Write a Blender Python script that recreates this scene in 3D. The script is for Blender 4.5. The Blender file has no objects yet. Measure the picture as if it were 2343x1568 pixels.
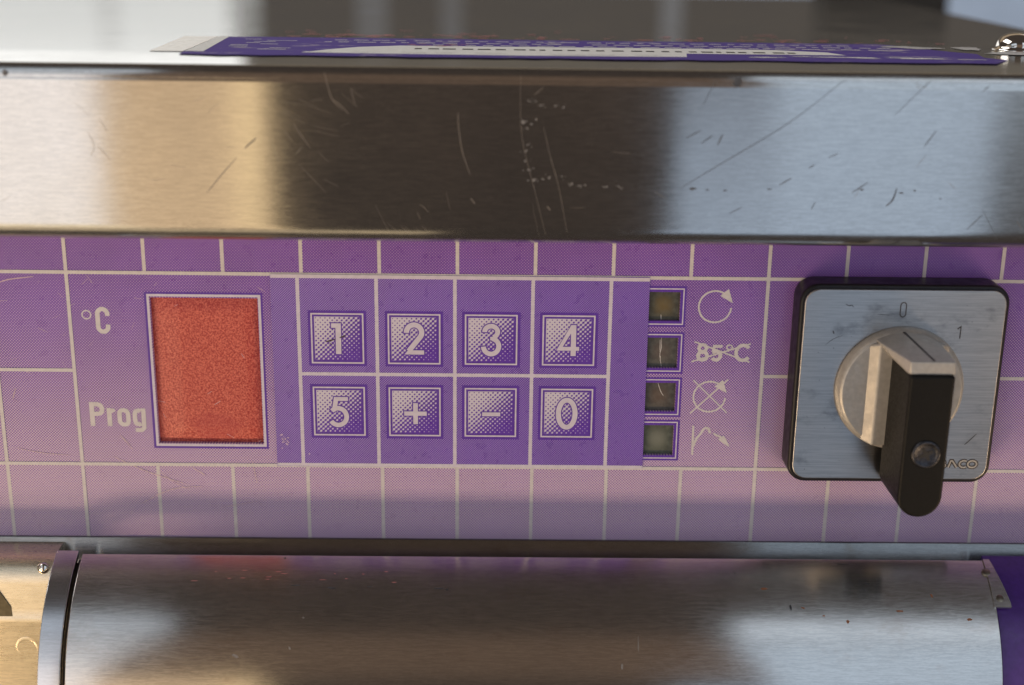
import bpy, bmesh, math, random
from mathutils import Matrix, Vector
random.seed(7)
sc = bpy.context.scene
R = math.radians
MM = 0.001

# ---------------------------------------------------------------- camera
# world: x right along the machine front, y away from the viewer, z up; the printed panel is the plane y = 0
cam_d = bpy.data.cameras.new("camera")
cam = bpy.data.objects.new("camera", cam_d)
sc.collection.objects.link(cam)
pitch, yaw, roll = 0.3014102, 0.0133224, 0.0133931
fw = Vector((math.sin(yaw)*math.cos(pitch), math.cos(yaw)*math.cos(pitch), -math.sin(pitch)))
rt = Vector((math.cos(yaw), -math.sin(yaw), 0))
up = rt.cross(fw)
rt2 = rt*math.cos(roll) + up*math.sin(roll)
up2 = -rt*math.sin(roll) + up*math.cos(roll)
cam.matrix_world = Matrix(((rt2.x, up2.x, -fw.x, 104.2385*MM), (rt2.y, up2.y, -fw.y, -321.4537*MM), (rt2.z, up2.z, -fw.z, 83.0742*MM), (0, 0, 0, 1)))
cam_d.sensor_width = 36
cam_d.lens = 36*3111.66/2342
cam_d.clip_start = 0.01
cam_d.clip_end = 50
cam_d.dof.use_dof = True
cam_d.dof.focus_distance = (Vector((100, 0, -22))*MM - cam.location).dot(fw)
cam_d.dof.aperture_fstop = 6.8
sc.camera = cam

# ---------------------------------------------------------------- world and lamps
w = bpy.data.worlds.new("World")
sc.world = w
w.use_nodes = True
w.node_tree.nodes["Background"].inputs[0].default_value = (1.0, 0.80, 0.68, 1)
w.node_tree.nodes["Background"].inputs[1].default_value = 0.058

def lamp(name, x0, x1, z0, z1, y, radiance, col, facing=1):
    """upright rectangular lamp (a window or an open stall side) at depth y mm; facing 1 = towards +y"""
    L = bpy.data.lights.new(name, 'AREA')
    L.shape = 'RECTANGLE'
    L.size, L.size_y = (x1-x0)*MM, (z1-z0)*MM
    L.energy = radiance*math.pi*L.size*L.size_y
    L.color = col
    o = bpy.data.objects.new(name, L)
    sc.collection.objects.link(o)
    o.location = ((x0+x1)/2*MM, y*MM, (z0+z1)/2*MM)
    o.rotation_euler = (R(90)*facing, 0, 0)
    return o

def lamp_at(name, loc, target, sx, sy, radiance, col):
    L = bpy.data.lights.new(name, 'AREA')
    L.shape = 'RECTANGLE'
    L.size, L.size_y = sx*MM, sy*MM
    L.energy = radiance*math.pi*L.size*L.size_y
    L.color = col
    o = bpy.data.objects.new(name, L)
    sc.collection.objects.link(o)
    o.location = Vector(loc)*MM
    o.rotation_euler = (Vector(target)-Vector(loc)).to_track_quat('-Z', 'Y').to_euler()
    return o

lamp("window_light_left", -1700, -421, -480, 320, -1518, 1.35, (1.0, 0.94, 0.92))
lamp("warm_light_left", -421, -245, -900, 60, -1518, 0.92, (1.0, 0.71, 0.42))
lamp("warm_light_left_edge", -245, -201, -900, 60, -1518, 1.4, (1.0, 0.73, 0.40))
lamp("warm_light_low", -1700, -421, -1000, -480, -1518, 1.2, (1.0, 0.80, 0.5))
lamp("window_light_right", 345, 770, -900, -100, -1518, 0.72, (0.60, 0.77, 1.0))
lamp("window_light_upper_right", 470, 2000, -100, 1000, -1518, 0.8, (0.66, 0.82, 1.0))
lamp("window_light_upper_left", -900, -421, 320, 1000, -1518, 0.8, (0.86, 0.92, 1.0))
lamp_at("overhead_light_left", (-940, -1250, 1200), (-940, 0, 0), 1100, 450, 0.85, (0.75, 0.87, 1.0))
lamp("dim_light_middle", -421, 470, 90, 1200, -1518, 0.10, (1.0, 0.62, 0.38))
lamp_at("overhead_light_right", (1200, -1250, 1200), (1200, 0, 0), 1450, 450, 1.1, (0.75, 0.87, 1.0))
lamp_at("sunlit_floor_light_left", (-1120, -800, -840), (-1120, -800, 0), 1200, 160, 38.0, (1.0, 0.71, 0.42))  # warm light from below, set aside so the hem does not mirror it
lamp_at("sunlit_floor_light_right", (1380, -800, -840), (1380, -800, 0), 1100, 160, 33.0, (1.0, 0.71, 0.42))  # mirrored strip, added to balance the left one
lamp_at("back_top_light", (100, 1150, 950), (100, 0, 50), 2400, 450, 0.35, (1.0, 0.78, 0.52))  # added fill from behind, lifts the light on the lid label
lamp_at("label_fill_light", (-950, 200, 1300), (0, 100, 50), 1200, 600, 6.0, (1.0, 0.97, 0.92))  # unseen lamp added to brighten the label on the lid
lamp_at("side_light_left", (-1500, -700, 200), (100, -100, 0), 900, 1300, 0.35, (1.0, 0.86, 0.68))  # added fill from the side, outside most visible reflections
lamp_at("side_light_right", (1900, -700, 300), (100, -100, 0), 900, 1200, 0.25, (0.68, 0.82, 1.0))  # added bluish fill opposite, raises the light on the panel
lamp("back_light_left", -1500, -420, 60, 230, 1500, 0.66, (0.97, 1.0, 0.98), -1)
lamp("back_light_left_gap", -420, -385, 60, 230, 1500, 0.5, (0.97, 1.0, 0.98), -1)
lamp("back_light_left_inner", -385, -250, 60, 230, 1500, 0.68, (0.97, 1.0, 0.98), -1)
lamp("back_light_left_rim", -250, -205, 60, 230, 1500, 0.3, (0.97, 1.0, 0.98), -1)
lamp_at("floor_glow", (-420, -1000, -900), (-420, -1000, 0), 900, 700, 0.55, (1.0, 0.78, 0.48))
lamp("back_light_left_upper", -1500, -236, 230, 600, 1500, 1.3, (1.0, 1.0, 0.98), -1)
lamp("back_light_right_upper", -236, 2000, 300, 700, 1500, 0.10, (1.0, 0.9, 0.72), -1)
lamp("back_light_right", -236, 2000, 60, 300, 1520, 0.03, (0.95, 1.0, 0.98), -1)
for k, (x0, x1, e) in enumerate(((-80, -40, 0.09), (30, 58, 0.07), (318, 345, 0.12))):
    lamp("back_gap_light", x0, x1, 60, 300, 1500, e, (0.8, 0.88, 1.0), -1)
lamp_at("back_wall_fill", (900, 900, 700), (900, 1500, -200), 500, 300, 10.0, (0.85, 0.92, 1.0))  # lamp added out of view to brighten the background wall

# ---------------------------------------------------------------- render look
sc.view_settings.view_transform = 'Standard'
sc.view_settings.look = 'None'
sc.view_settings.exposure = 0.0
sc.view_settings.gamma = 1.0

# ---------------------------------------------------------------- material tools
class G:
    """a small builder for node materials"""
    def __init__(s, name):
        s.m = bpy.data.materials.new(name)
        s.m.use_nodes = True
        s.t = s.m.node_tree
        s.b = s.t.nodes["Principled BSDF"]
        s._p = None
    def n(s, kind):
        return s.t.nodes.new(kind)
    def put(s, sock, v):
        if isinstance(v, bpy.types.NodeSocket):
            s.t.links.new(v, sock)
        elif isinstance(v, (tuple, list)) and len(v) == 3 and sock.type == 'RGBA':
            sock.default_value = (*v, 1)
        else:
            sock.default_value = v
    def f(s, op, a, b=0.0, c=0.0):
        k = s.n('ShaderNodeMath')
        k.operation = op
        for i, v in enumerate((a, b, c)):
            s.put(k.inputs[i], v)
        return k.outputs[0]
    @property
    def pos(s):
        if s._p is None:
            tc = s.n('ShaderNodeTexCoord')
            v = s.n('ShaderNodeVectorMath')
            v.operation = 'SCALE'
            v.inputs['Scale'].default_value = 1000
            s.t.links.new(tc.outputs['Object'], v.inputs[0])
            s._p = v.outputs[0]
        return s._p
    def xyz(s):
        k = s.n('ShaderNodeSeparateXYZ')
        s.t.links.new(s.pos, k.inputs[0])
        return k.outputs
    def noise(s, scale, stretch=(1, 1, 1), detail=3, rough=0.55, vec=None):
        v = s.n('ShaderNodeVectorMath')
        v.operation = 'MULTIPLY'
        s.t.links.new(vec if vec is not None else s.pos, v.inputs[0])
        v.inputs[1].default_value = stretch
        k = s.n('ShaderNodeTexNoise')
        k.inputs['Scale'].default_value = scale
        k.inputs['Detail'].default_value = detail
        k.inputs['Roughness'].default_value = rough
        s.t.links.new(v.outputs[0], k.inputs['Vector'])
        return k.outputs[0]
    def ramp(s, x, lo, hi, a=0.0, b=1.0):
        k = s.n('ShaderNodeMapRange')
        k.interpolation_type = 'SMOOTHSTEP'
        for i, v in enumerate((x, lo, hi, a, b)):
            s.put(k.inputs[i], v)
        return k.outputs[0]
    def mix(s, fac, a, b):
        k = s.n('ShaderNodeMix')
        k.data_type = 'RGBA'
        s.put(k.inputs[0], fac)
        s.put(k.inputs[6], a)
        s.put(k.inputs[7], b)
        return k.outputs[2]
    def bump(s, h, strength, dist_mm):
        k = s.n('ShaderNodeBump')
        k.inputs['Strength'].default_value = strength
        k.inputs['Distance'].default_value = dist_mm*MM
        s.t.links.new(h, k.inputs['Height'])
        s.t.links.new(k.outputs[0], s.b.inputs['Normal'])
    def set(s, **kw):
        names = dict(col='Base Color', metal='Metallic', rough='Roughness', spec='Specular IOR Level', aniso='Anisotropic', arot='Anisotropic Rotation', coat='Coat Weight', coatr='Coat Roughness', tan='Tangent', sss='Subsurface Weight')
        for k, v in kw.items():
            s.put(s.b.inputs[names[k]], v)
        return s

def brushed(name, col, rough, aniso, grain=1.0, along=(1, 0, 0), dirt=0.0, dirtcol=(0.25, 0.2, 0.16), bumpk=1.0, st=(0.22, 2.4, 2.4)):
    g = G(name)
    streak = g.noise(1.0, st, 5, 0.7)
    blot = g.noise(0.05, (1, 1, 1), 3)
    fine = g.noise(1.0, (st[0]*4, st[1]*2.5, st[2]*2.5), 3, 0.6)
    k = g.f('ADD', g.f('MULTIPLY', streak, 0.6), g.f('MULTIPLY', fine, 0.4))
    r = g.f('ADD', g.f('MULTIPLY', g.f('SUBTRACT', k, 0.5), 0.14*grain), g.f('ADD', rough-0.02, g.f('MULTIPLY', g.f('SUBTRACT', blot, 0.5), 0.1)))
    shade = g.ramp(k, 0.4, 0.6, 0.0, 1.0)
    c = g.mix(shade, tuple(v*(1-0.13*grain) for v in col), tuple(min(1, v*(1+0.10*grain)) for v in col))
    if dirt:
        d = g.ramp(g.noise(0.09, (1, 1.6, 1.6), 6, 0.65), 0.53, 0.72, 0.0, dirt)
        c = g.mix(d, c, dirtcol)
    tv = g.n('ShaderNodeCombineXYZ')
    tv.inputs[0].default_value, tv.inputs[1].default_value, tv.inputs[2].default_value = along
    g.set(col=c, metal=1.0, rough=r, aniso=aniso, arot=0.25, tan=tv.outputs[0])
    g.bump(k, 0.3*grain*bumpk, 0.0025)
    return g.m

def plain(name, col, rough=0.5, metal=0.0, spec=0.5, var=0.15, scale=0.8, bump=0.0, coat=0.0):
    g = G(name)
    k = g.noise(scale, (1, 1, 1), 4)
    c = g.mix(g.ramp(k, 0.3, 0.7), tuple(v*(1-var) for v in col), tuple(min(1, v*(1+var)) for v in col))
    g.set(col=c, rough=g.ramp(g.noise(scale*0.6), 0.3, 0.7, rough*0.85, min(1, rough*1.15)), metal=metal, spec=spec, coat=coat, coatr=0.15)
    if bump:
        g.bump(k, bump, 0.05)
    return g.m

INK = (0.16, 0.055, 0.38)
INK2 = (0.112, 0.036, 0.38)
PAPER = (0.66, 0.53, 0.64)
WHITE = (0.62, 0.58, 0.70)

def halftone(name, kind):
    """purple ink printed as a screen of dots on pale film; the dot size follows the printed tint"""
    g = G(name)
    x, y, z = g.xyz()
    tau = 2*math.pi
    if kind == 'panel':
        p = 0.72
        v = g.f('MULTIPLY', g.f('COSINE', g.f('MULTIPLY', x, tau/p)), g.f('COSINE', g.f('MULTIPLY', z, tau/p)))
        thr = g.ramp(z, -64.0, 14.0, 0.2, -0.74)  # printed tint, deepened upwards to carry the shade under the lid
        ink, paper = INK, PAPER
    elif kind == 'keypad':
        p = 0.60
        a = g.f('COSINE', g.f('MULTIPLY', g.f('SUBTRACT', x, z), tau/p))
        b = g.f('COSINE', g.f('MULTIPLY', g.f('ADD', x, z), tau/p))
        v = g.f('ADD', g.f('MULTIPLY', a, 0.62), g.f('MULTIPLY', b, 0.3))
        thr = g.ramp(x, 50.0, 142.0, -0.28, -0.46)
        ink, paper = INK2, (0.48, 0.37, 0.68)
    else:
        p = 1.17
        a = g.f('COSINE', g.f('MULTIPLY', g.f('SUBTRACT', x, z), tau/p))
        b = g.f('COSINE', g.f('MULTIPLY', g.f('ADD', x, z), tau/p))
        v = g.f('ADD', g.f('MULTIPLY', a, 0.56), g.f('MULTIPLY', b, 0.44))
        thr = g.ramp(g.f('SUBTRACT', x, z), -12.0, 11.5, 0.78, -0.92)
        ink, paper = INK2, WHITE
    soft = dict(panel=0.45, keypad=0.4, key=0.28)[kind]
    fac = g.ramp(g.f('SUBTRACT', v, thr), -soft, soft)
    mott = g.noise(0.06, (1, 1, 1), 4)
    inkc = g.mix(g.ramp(mott, 0.35, 0.65), ink, tuple(v*1.14 for v in ink))
    c = g.mix(fac, paper, inkc)
    rub = g.ramp(g.noise(0.5, (1, 1, 1), 5, 0.7), 0.64, 0.8, 0.0, 0.14)
    c = g.mix(rub, c, (0.66, 0.52, 0.6))
    g.set(col=c, rough=g.ramp(g.noise(0.35, (1, 1, 1), 4), 0.3, 0.7, 0.26, 0.4), spec=0.5)
    return g.m

M = {}
M['lid'] = brushed("brushed_steel_lid", (0.62, 0.605, 0.585), 0.17, 1.0, 0.8)
M['lidtop'] = brushed("brushed_steel_lid_top", (0.60, 0.60, 0.585), 0.13, 0.95, 0.7, bumpk=0.12)
M['cover'] = brushed("brushed_steel_cover", (0.66, 0.64, 0.62), 0.19, 1.0, 0.8, dirt=0.18, dirtcol=(0.4, 0.27, 0.2))
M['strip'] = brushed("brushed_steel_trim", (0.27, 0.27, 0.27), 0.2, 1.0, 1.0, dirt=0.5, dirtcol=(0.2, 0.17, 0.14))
M['band'] = brushed("steel_band", (0.6, 0.6, 0.62), 0.2, 0.9, 0.5)
M['side'] = brushed("steel_side", (0.74, 0.63, 0.47), 0.3, 0.8, 0.9)
M['switchplate'] = brushed("brushed_aluminium_plate", (0.47, 0.46, 0.46), 0.36, 0.7, 1.0, dirt=0.75, dirtcol=(0.22, 0.22, 0.23), st=(0.05, 3, 3))
M['scratch'] = plain("scratched_steel", (0.34, 0.30, 0.27), 0.55, 1.0)
M['dent'] = plain("dark_scratch", (0.14, 0.14, 0.15), 0.5, 1.0)
M['chrome'] = plain("chrome", (0.78, 0.74, 0.70), 0.07, 1.0, var=0.03)
M['rivet'] = plain("dull_rivet", (0.3, 0.27, 0.22), 0.4, 1.0)
M['panel'] = halftone("printed_panel", 'panel')
M['keypad'] = halftone("printed_keypad", 'keypad')
M['keyface'] = halftone("printed_key", 'key')
M['white'] = plain("pale_print", WHITE, 0.34, var=0.05)
M['line'] = plain("pale_line_print", (0.62, 0.59, 0.62), 0.34, var=0.06)
M['ink'] = plain("purple_ink", INK2, 0.34, var=0.08)
M['purple'] = plain("purple_paint", (0.085, 0.032, 0.24), 0.35, var=0.1)
M['black'] = plain("black_plastic", (0.005, 0.0045, 0.0045), 0.5, spec=0.22, var=0.3, scale=3, bump=0.25)
M['blackframe'] = plain("black_frame_plastic", (0.007, 0.006, 0.009), 0.4, spec=0.35, var=0.3)
M['silver'] = plain("silver_plastic", (0.45, 0.43, 0.41), 0.4, 0.35, var=0.08)
M['mark'] = plain("dark_marking", (0.05, 0.045, 0.05), 0.5)
M['residue'] = plain("glue_residue", (0.55, 0.53, 0.53), 0.7, var=0.15, scale=2)
M['fleck'] = plain("dried_flecks", (0.24, 0.235, 0.245), 0.7, var=0.3, scale=3)
M['labelwhite'] = plain("label_white", (0.88, 0.86, 0.84), 0.6, var=0.06)
M['tape'] = plain("yellowed_tape", (0.72, 0.62, 0.50), 0.22, spec=0.6, var=0.06)
M['pinkresidue'] = plain("pink_residue", (0.6, 0.2, 0.2), 0.6)
M['dark'] = plain("dark_metal", (0.02, 0.018, 0.018), 0.5)

def display_mat():
    g = G("red_display_film")
    a = g.noise(2.1, (1, 1, 1), 5, 0.72)
    x, y, z = g.xyz()
    c = g.mix(g.ramp(a, 0.38, 0.63), (0.36, 0.026, 0.025), (0.70, 0.165, 0.12))
    spot = g.noise(0.16, (1, 1, 1), 3)
    # a smudge low on the film
    dx = g.f('DIVIDE', g.f('SUBTRACT', x, 33.5), 6.0)
    dz = g.f('DIVIDE', g.f('ADD', z, 39.5), 4.0)
    d = g.f('ADD', g.f('ADD', g.f('MULTIPLY', dx, dx), g.f('MULTIPLY', dz, dz)), g.f('MULTIPLY', g.f('SUBTRACT', spot, 0.5), 3.0))
    c = g.mix(g.ramp(d, 0.3, 1.3, 0.45, 0.0), c, (0.42, 0.045, 0.05))
    g.set(col=c, rough=0.38, spec=0.5)
    g.bump(a, 0.75, 0.12)
    return g.m
M['display'] = display_mat()

def window_mat(name, base, spotc, amt):
    g = G(name)
    x, y, z = g.xyz()
    k = g.noise(0.7, (1, 1, 1), 5, 0.65)
    c = g.mix(g.ramp(k, 0.35, 0.68), tuple(v*0.75 for v in base), tuple(v*1.25 for v in base))
    d = g.f('SQRT', g.f('ADD', g.f('MULTIPLY', x, x), g.f('MULTIPLY', z, z)))
    d = g.f('ADD', d, g.f('MULTIPLY', g.f('SUBTRACT', k, 0.5), 3.0))
    c = g.mix(g.ramp(d, 0.3, 3.6, amt, 0.0), c, spotc)
    g.set(col=c, rough=0.3, spec=0.4)
    g.bump(k, 0.2, 0.03)
    return g.m
M['win0'] = window_mat("smoked_window_amber", (0.085, 0.082, 0.062), (0.17, 0.12, 0.045), 0.7)
M['win1'] = window_mat("smoked_window_clear", (0.095, 0.092, 0.083), (0.14, 0.1, 0.09), 0.5)
M['win2'] = window_mat("smoked_window_brown", (0.09, 0.083, 0.075), (0.15, 0.10, 0.075), 0.5)
M['win3'] = window_mat("smoked_window_green", (0.10, 0.11, 0.088), (0.2, 0.21, 0.18), 0.8)

def sticker_mat():
    g = G("purple_label_print")
    x, y, z = g.xyz()
    wear = g.ramp(g.noise(0.22, (0.35, 1, 1), 6, 0.7), 0.56, 0.66)
    c = g.mix(wear, (0.115, 0.075, 0.32), (0.46, 0.40, 0.48))
    g.set(col=c, rough=0.75, spec=0.15)
    return g.m
M['sticker'] = sticker_mat()

# ---------------------------------------------------------------- mesh tools (all lengths in mm)
def link(o, parent=None):
    sc.collection.objects.link(o)
    if parent is not None:
        o.parent = parent
    return o

def mesh(name, verts, faces, mats, parent=None, smooth=False, idx=None, origin=(0, 0, 0), fix=True):
    me = bpy.data.meshes.new(name)
    me.from_pydata([((v[0]-origin[0])*MM, (v[1]-origin[1])*MM, (v[2]-origin[2])*MM) for v in verts], [], faces)
    for m in (mats if isinstance(mats, (list, tuple)) else [mats]):
        me.materials.append(m)
    if idx:
        me.polygons.foreach_set('material_index', idx)
    if fix:
        bm = bmesh.new()
        bm.from_mesh(me)
        bmesh.ops.recalc_face_normals(bm, faces=bm.faces)
        bm.to_mesh(me)
        bm.free()
    if smooth:
        me.polygons.foreach_set('use_smooth', [True]*len(me.polygons))
    me.update()
    o = bpy.data.objects.new(name, me)
    o.location = Vector(origin)*MM
    return link(o, parent)

def bevel(o, wd, seg=3, ang=30):
    b = o.modifiers.new("bevel", 'BEVEL')
    b.width = wd*MM
    b.segments = seg
    b.limit_method = 'ANGLE'
    b.angle_limit = R(ang)
    b.harden_normals = False
    o.data.polygons.foreach_set('use_smooth', [True]*len(o.data.polygons))
    wn = o.modifiers.new("normals", 'WEIGHTED_NORMAL')
    wn.keep_sharp = True
    return o

def rrect(cx, cz, hx, hz, r, n=8):
    out = []
    for sx, sz, a0 in ((1, 1, 0), (-1, 1, 90), (-1, -1, 180), (1, -1, 270)):
        for i in range(n+1):
            a = R(a0+90*i/n)
            out.append((cx+sx*(hx-r)+r*math.cos(a), cz+sz*(hz-r)+r*math.sin(a)))
    return out

def prism(outline, yb, yf):
    """outline in x,z extruded from depth yb to yf"""
    n = len(outline)
    v = [(x, yb, z) for x, z in outline]+[(x, yf, z) for x, z in outline]
    f = [tuple(range(n)), tuple(range(2*n-1, n-1, -1))]+[(i, (i+1) % n, n+(i+1) % n, n+i) for i in range(n)]
    return v, f

def extrude_x(profile, x0, x1, closed=True):
    """profile in y,z swept along x"""
    n = len(profile)
    v = [(x0, y, z) for y, z in profile]+[(x1, y, z) for y, z in profile]
    m = n if closed else n-1
    f = [(i, (i+1) % n, n+(i+1) % n, n+i) for i in range(m)]
    if closed:
        f += [tuple(range(n)), tuple(range(2*n-1, n-1, -1))]
    return v, f

def box(x0, x1, y0, y1, z0, z1):
    return prism([(x0, z0), (x1, z0), (x1, z1), (x0, z1)], y1, y0)

class Flat:
    """flat print lying on a plane facing the viewer: strokes and filled shapes, each a hair above the last"""
    def __init__(s, y, step=0.006):
        s.v, s.f, s.i, s.y, s.step, s.mi = [], [], [], y, step, 0
    def poly(s, pts):
        b = len(s.v)
        s.v += [(x, s.y, z) for x, z in pts]
        s.f.append(tuple(range(b, b+len(pts))))
        s.i.append(s.mi)
        s.y -= s.step
        return s
    def rect(s, x0, x1, z0, z1):
        return s.poly([(x0, z0), (x1, z0), (x1, z1), (x0, z1)])
    def stroke(s, pts, wd, closed=False, taper=False):
        n = len(pts)
        b = len(s.v)
        for i, p in enumerate(pts):
            a = pts[i-1] if (i > 0 or closed) else None
            c = pts[(i+1) % n] if (i < n-1 or closed) else None
            d1 = Vector((p[0]-a[0], p[1]-a[1])).normalized() if a else None
            d2 = Vector((c[0]-p[0], c[1]-p[1])).normalized() if c else None
            d1, d2 = d1 or d2, d2 or d1
            t = (d1+d2)
            t = t.normalized() if t.length > 1e-6 else d1
            nrm = Vector((-t.y, t.x))
            k = min(2.0, 1/max(0.35, nrm.dot(Vector((-d1.y, d1.x)))))
            h = wd/2*k
            if taper:
                h *= 0.15+0.85*math.sin(math.pi*(0.12+0.76*i/max(1, n-1)))
            s.v += [(p[0]+nrm.x*h, s.y, p[1]+nrm.y*h), (p[0]-nrm.x*h, s.y, p[1]-nrm.y*h)]
        for i in range(n if closed else n-1):
            j = (i+1) % n
            s.f.append((b+2*i, b+2*i+1, b+2*j+1, b+2*j))
            s.i.append(s.mi)
        s.y -= s.step
        return s
    def ring(s, x0, x1, z0, z1, wd):
        h = wd/2
        return s.stroke([(x0+h, z0+h), (x1-h, z0+h), (x1-h, z1-h), (x0+h, z1-h)], wd, True)
    def build(s, name, mats, parent, origin=(0, 0, 0)):
        o = mesh(name, s.v, s.f, mats, parent, False, s.i, origin, fix=False)
        me = o.data
        bm = bmesh.new()
        bm.from_mesh(me)
        for f in bm.faces:
            f.normal_update()
            if f.normal.y > 0:
                f.normal_flip()
        bm.to_mesh(me)
        bm.free()
        return o

def arc(cx, cz, rx, rz, a0, a1, n=24):
    return [(cx+rx*math.cos(R(a0+(a1-a0)*i/n)), cz+rz*math.sin(R(a0+(a1-a0)*i/n))) for i in range(n+1)]

def smooth_line(pts, n=6):
    """a soft curve through the points"""
    out = []
    P = [pts[0]]+list(pts)+[pts[-1]]
    for i in range(1, len(P)-2):
        for k in range(n):
            t = k/n
            q = []
            for d in (0, 1):
                a, b, c, e = P[i-1][d], P[i][d], P[i+1][d], P[i+2][d]
                q.append(0.5*(2*b+(c-a)*t+(2*a-5*b+4*c-e)*t*t+(3*b-a-3*c+e)*t**3))
            out.append(tuple(q))
    out.append(pts[-1])
    return out

# ---------------------------------------------------------------- background
def tag(o, label, cat, kind=None):
    o["label"] = label
    if cat:
        o["category"] = cat
    if kind:
        o["kind"] = kind
    return o

v, f = box(200, 2600, 1500, 1540, -900, 5)
bw = mesh("background_wall", v, f, plain("pale_blue_wall", (0.42, 0.52, 0.68), 0.8, scale=0.01), None)
tag(bw, "pale blue out-of-focus wall behind the far corner", None, 'structure')

v, f = prism(rrect(331, -60, 36, 150, 4), 530, 490)
post = bevel(mesh("dark_post", v, f, plain("dark_post_paint", (0.012, 0.012, 0.013), 0.6), None, origin=(331, 510, -210)), 3)
tag(post, "dark blurred upright post behind the far right corner of the lid", "post")

# ---------------------------------------------------------------- the machine
machine = bpy.data.objects.new("food_machine", None)
link(machine)
machine.location = (0.1, 0.1, -0.16)
bpy.context.view_layer.update()
tag(machine, "stainless steel food machine with purple printed control panel, keypad and rotary switch", "machine")
INV = machine.matrix_world.inverted()
def own(o):
    """hang a part on the machine without moving it"""
    o.parent = machine
    o.matrix_parent_inverse = INV
    return o

# lid: folded sheet with a soft front edge and a rolled hem
prof = [(285, 52.5), (150, 52.5), (60, 52.5), (8, 52.5), (3, 52.46), (-2, 52.36), (-7, 52.15), (-11, 51.9), (-13.5, 51.78)]
# the front fold turns sharply at first, then more gently into the lip
cy, cz, tt = -18+2.13, 51.72, 8.0
prof.append((cy, cz))
while tt < 90:
    r_ = 1.8 if tt < 50 else 4.0
    a = R(tt+2.05)
    cy -= r_*R(4.1)*math.cos(a)
    cz -= r_*R(4.1)*math.sin(a)
    tt += 4.1
    prof.append((cy, cz))
prof[-1] = (-18, prof[-1][1])
prof += [(-18, prof[-1][1]-0.12), (-18, prof[-1][1]-0.4)]
prof += [(-18, 40), (-18, 27), (-18, 16.4), (-18, 16.05)]
for i in range(1, 13):
    a = R(90*i/12)
    prof.append((-18+3.6-3.6*math.cos(a), 15.9-4.0*math.sin(a)))
prof += [(-10, 11.9), (285, 11.9)]
v, f = extrude_x(prof, -150, 268)
lid = own(mesh("lid", v, f, [M['lid'], M['lidtop']], None))
for p in lid.data.polygons:
    p.material_index = 1 if p.normal.z > 0.9 else 0
for p in lid.data.polygons:
    p.use_smooth = len(p.vertices) == 4
lid["label"] = "brushed stainless steel lid with a scratched front lip"
bv = lid.modifiers.new("edge", 'EDGE_SPLIT'); bv.split_angle = R(40)


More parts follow.
